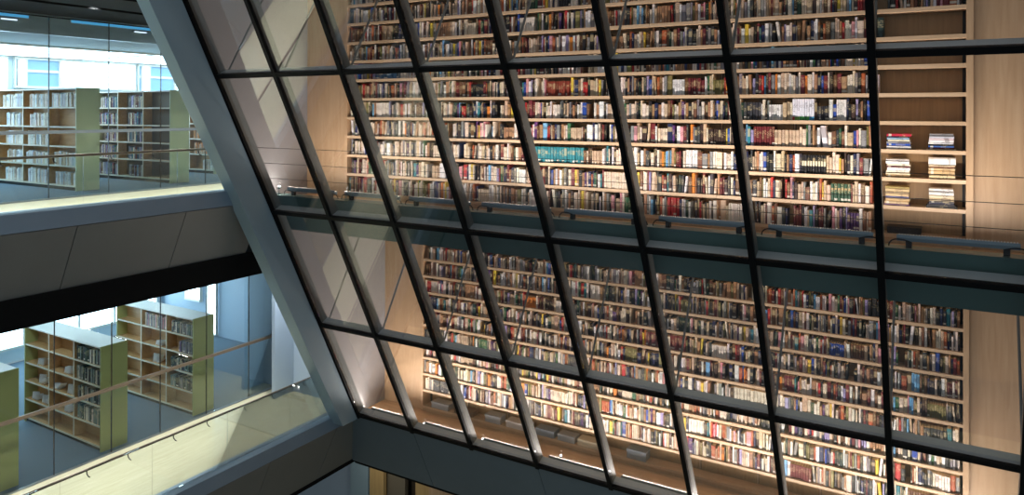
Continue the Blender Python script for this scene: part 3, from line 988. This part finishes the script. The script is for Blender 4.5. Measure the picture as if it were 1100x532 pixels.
stack(-13.74, 3, .91, 6.06, 6.54, FL, 2.0, 'green', 'wooden bookstack cut by the frame edge, olive end panel, lower reading room', 'lower reading room stacks', 5)
stack(-13.72, 3, .91, 7.97, 8.47, FL, 1.97, 'green', 'wooden bookstack with one full bay, middle olive end panel, lower reading room', 'lower reading room stacks', 5, fill1)
stack(-13.70, 3, .91, 9.92, 10.40, FL, 2.03, 'green', 'wooden bookstack beside the glazed slot, farthest olive end panel, lower reading room', 'lower reading room stacks', 5, fill2)

# crumpled white booklets on the half empty lower shelves
pitch1 = (1.97 - .09) / 5
BK = [(-14.95, 7.97, 3, 1.97, 'upper middle'), (-15.36, 7.97, 2, 1.97, 'centre'), (-14.85, 7.97, 2, 1.97, 'centre right'), (-15.95, 7.97, 3, 1.97, 'upper far'), (-15.9, 7.97, 2, 1.97, 'mid far'),
      (-16.16, 7.97, 1, 1.97, 'low far'), (-15.78, 7.97, 1, 1.97, 'lower far'), (-14.95, 7.97, 1, 1.97, 'lower middle'), (-14.95, 9.92, 3, 2.03, 'upper'), (-15.05, 9.92, 2, 2.03, 'central')]
LABB = ['white booklets leaning in the middle bay of the middle wooden stack, second row from top', 'white booklets in the middle bay of the middle wooden stack, third row, farther pile',
        'white booklets in the middle bay of the middle wooden stack, third row, nearer pile', 'white booklets in the far bay of the middle wooden stack, second row from top',
        'white booklets in the far bay of the middle wooden stack, third row from top', 'white booklets in the far bay of the middle wooden stack, fourth row, farther pile',
        'white booklets in the far bay of the middle wooden stack, fourth row, nearer pile', 'white booklets in the middle bay of the middle wooden stack, fourth row',
        'white booklets in the middle bay of the farthest wooden stack, second row', 'white booklets in the middle bay of the farthest wooden stack, third row']
for (x, y, r, h, _), lab in zip(BK, LABB):
    p = (h - .09) / 5
    z = FL + .082 + r * p + .0226
    root = tag(empty('booklet_bundle', (x, y + .12, z + .004)), lab, 'booklets', 'white booklets on the lower wooden stacks')
    for k in range(4):
        m = MB(); a = .10 + .05 * k + random.uniform(-.02, .02); hh = random.uniform(.10, .20); x0 = -.12 + .055 * k + random.uniform(-.01, .01)
        m.hull8([(x0, -.08, 0), (x0 + .012, -.085, 0), (x0 + .012, .06, 0), (x0, .065, 0),
                 (x0 + a * .5, -.08, hh), (x0 + .006 + a * .5, -.09, hh), (x0 + .03 + a * .3, .05, hh * .7), (x0 + a * .3, .055, hh * .72)])
        m.build('booklet', M['paper'], root)

STUFF_O = STUFF.build('books', [M['book'], M['pages']])
tag(STUFF_O, 'multicoloured rows of further books filling both tall bookcases and the reading room stacks', 'books', kind='stuff')

# ------------------------------------------------------------------ ceiling lamps of the reading rooms
for y0, y1, w in ((2.0, 6.6, 'first'), (6.7, 11.2, 'second'), (11.3, 15.7, 'third')):
    root = tag(empty('luminous_ceiling_panel', (-18.75, (y0 + y1) / 2, 3.05)), f'large glowing white ceiling panel over the upper reading room, {w} from the picture edge', 'lamp', 'glowing ceiling panels of the upper reading room')
    h = (y1 - y0) / 2
    m = MB()
    for q in ((-1.7, -1.65, -h, h), (1.65, 1.7, -h, h), (-1.65, 1.65, -h, -h + .05), (-1.65, 1.65, h - .05, h)): m.box(*q, -.04, -.001)
    m.build('frame', M['top'], root)
    m = MB(); m.box(-1.65, 1.65, -h + .05, h - .05, -.03, -.02); m.build('diffuser', M['lumi'], root)
CLP = [(-15.2, 7.2, -1.75, 'lower', 'above the middle wooden stack'), (-15.2, 9.2, -1.75, 'lower', 'between the wooden stacks'), (-16.2, 11.2, -1.75, 'lower', 'beyond the farthest wooden stack'), (-18.4, 8.4, -1.75, 'lower', 'near the far windows of the lower room')]
for x, y, z, st, where in CLP:  # unseen panels added to brighten the lower reading room
    root = tag(empty('added_ceiling_light', (x, y, z)), f'added bluish white panel lamp, unseen, {where}', 'lamp', f'added panel lamps of the {st} reading room')
    m = MB()
    for a in ((-.75, -.72, -.2, .2), (.72, .75, -.2, .2), (-.72, .72, -.2, -.17), (-.72, .72, .17, .2)): m.box(*a, -.05, -.001)
    m.build('frame', M['alu'], root)
    m = MB(); m.box(-.72, .72, -.17, .17, -.04, -.02); m.build('diffuser', M['panel'], root)
for y0, y1, gy, w in ((5.2, 7.08, 6.72, 'nearer to the picture edge'), (7.78, 10.2, 9.2, 'nearer to the corner post')):  # glowing strips stand in for the cyan reflections on the bulkhead
    root = tag(empty('reflection_strip', (-14.49, y0, 3.33)), f'bluish reflection streak made as glowing strip on the grey bulkhead, {w}', 'lamp', 'glowing reflection streaks on the grey bulkhead')
    m = MB(); m.box(.0, .012, 0, y1 - y0, -.035, .035); m.build('housing', M['bulk'], root, .003)
    m = MB(); m.box(.0125, .016, .03, y1 - y0 - .03, -.024, .024); m.build('diffuser', M['streak_glow'], root)
    m = MB(); m.box(.0, .03, gy - y0 - .17, gy - y0 + .17, -.10, -.06); g = m.build('spot_head', M['bulk'], root, .004)
    m = MB(); m.box(.031, .036, gy - y0 - .13, gy - y0 + .13, -.092, -.068); m.build('lens', M['spot2'], g)

# unseen walkway lamps in a soffit slot; upper row added to brighten end panels
for zf, st, ys in ((4.8, 'upper', (3.2, 5.2, 7.2, 9.2, 11.2, 13.2)), (0.0, 'lower', (3.4, 5.4, 7.4, 9.4, 11.2))):
    for k, y in enumerate(ys):
        root = tag(empty('unseen_downlight', (-12.5, y, zf + (-1.32 if zf > 0 else -1.32))), f'unseen round lamp deep in a black ceiling slot over the {st} walkway', 'lamp', f'unseen lamps over the {st} walkway')
        m = MB(); m.lathe((0, 0, -.03), [(.11, .0299), (.11, 0), (.095, 0), (.095, .0295)], 20); m.build('collar', M['soffit'], root)
        m = MB(); m.lathe((0, 0, -.012), [(.06, 0), (.088, .004), (.088, .008)], 20); m.build('lens', M['spot2'], root)
        ld = bpy.data.lights.new('unseen_walkway_lamp', 'AREA'); ld.shape = 'DISK'; ld.size = .16; ld.energy = 72 if st == 'upper' else 46; ld.spread = math.radians(110); ld.color = (.95, .98, 1)
        lo = bpy.data.objects.new('unseen_walkway_lamp', ld); C.objects.link(lo); lo.parent = root; lo.location = (0, 0, -.032)

# ------------------------------------------------------------------ lowest storey glimpsed under the slate fascia
m = MB(); m.box(-18, 4.4, 14.6, 14.7, FB, -6.25); structure(m, 'wall_low', M['dbrown'])
for x0, x1, yy, mat in ((-18, -13.1, 14.2, 'endw'), (-13.1, -12.52, 14.0, 'post'), (-12.46, -12.02, 14.0, 'tan'), (-12.02, -11.46, 14.15, 'gbrown'), (-11.46, -11.06, 14.4, 'dbrown'),
                        (-11.06, -10.62, 14.05, 'tan'), (-10.62, 4.4, 14.0, 'maple')):
    m = MB(); m.box(x0, x1, yy, yy + .12, FB, -6.25); structure(m, 'wall_low', M[mat])
root = tag(empty('added_ceiling_light', (-11.8, 13.2, -6.22)), 'added unseen panel lamp over the lowest storey wall', 'lamp')  # lamp added out of view to brighten the lowest storey wall
m = MB(); m.box(-.8, .8, -.2, .2, -.05, -.001); m.build('frame', M['alu'], root)
ld = bpy.data.lights.new('low_fill_lamp', 'AREA'); ld.shape = 'RECTANGLE'; ld.size = 1.5; ld.size_y = .34; ld.energy = 14; ld.color = (1, .95, .85)
lo = bpy.data.objects.new('low_fill_lamp', ld); C.objects.link(lo); lo.parent = root; lo.location = (0, 0, -.055)

m = MB(); m.box(-10.7, 30, -40, 13.9, FB - .3, FB - .002); m.box(-40, -10.7, -40, 8, FB - .3, FB - .002); structure(m, 'floor', M['stone'])
# ------------------------------------------------------------------ atrium daylight, camera, colour management
w = bpy.data.worlds.new('world'); bpy.context.scene.world = w; w.use_nodes = True
bg = w.node_tree.nodes['Background']; bg.inputs['Color'].default_value = (.68, .78, .87, 1); bg.inputs['Strength'].default_value = .6

cam = bpy.data.cameras.new('camera'); co = bpy.data.objects.new('camera', cam); C.objects.link(co)
cam.sensor_fit = 'HORIZONTAL'; cam.sensor_width = 36.0; cam.lens = 36.0 * F_PX / 1100
cam.shift_y = -(266 - CY) / 1100
cam.clip_start = .05; cam.clip_end = 200
co.location = (0, 0, EYE)
from mathutils import Matrix
co.rotation_euler = (Matrix.Rotation(YAW, 4, 'Z') @ Matrix.Rotation(math.pi / 2, 4, 'X') @ Matrix.Rotation(ROLL, 4, 'Z')).to_euler()
sc = bpy.context.scene
sc.camera = co
sc.view_settings.view_transform = 'Standard'; sc.view_settings.look = 'None'
sc.view_settings.gamma = 1.0; sc.view_settings.exposure = 0.0; sc.view_settings.use_curve_mapping = False
sc.cycles.max_bounces = 8; sc.cycles.diffuse_bounces = 4; sc.cycles.glossy_bounces = 3; sc.cycles.transmission_bounces = 4
sc.cycles.transparent_max_bounces = 32
sc.cycles.use_denoising = True
sc.cycles.caustics_reflective = False
sc.cycles.sample_clamp_indirect = 4.0
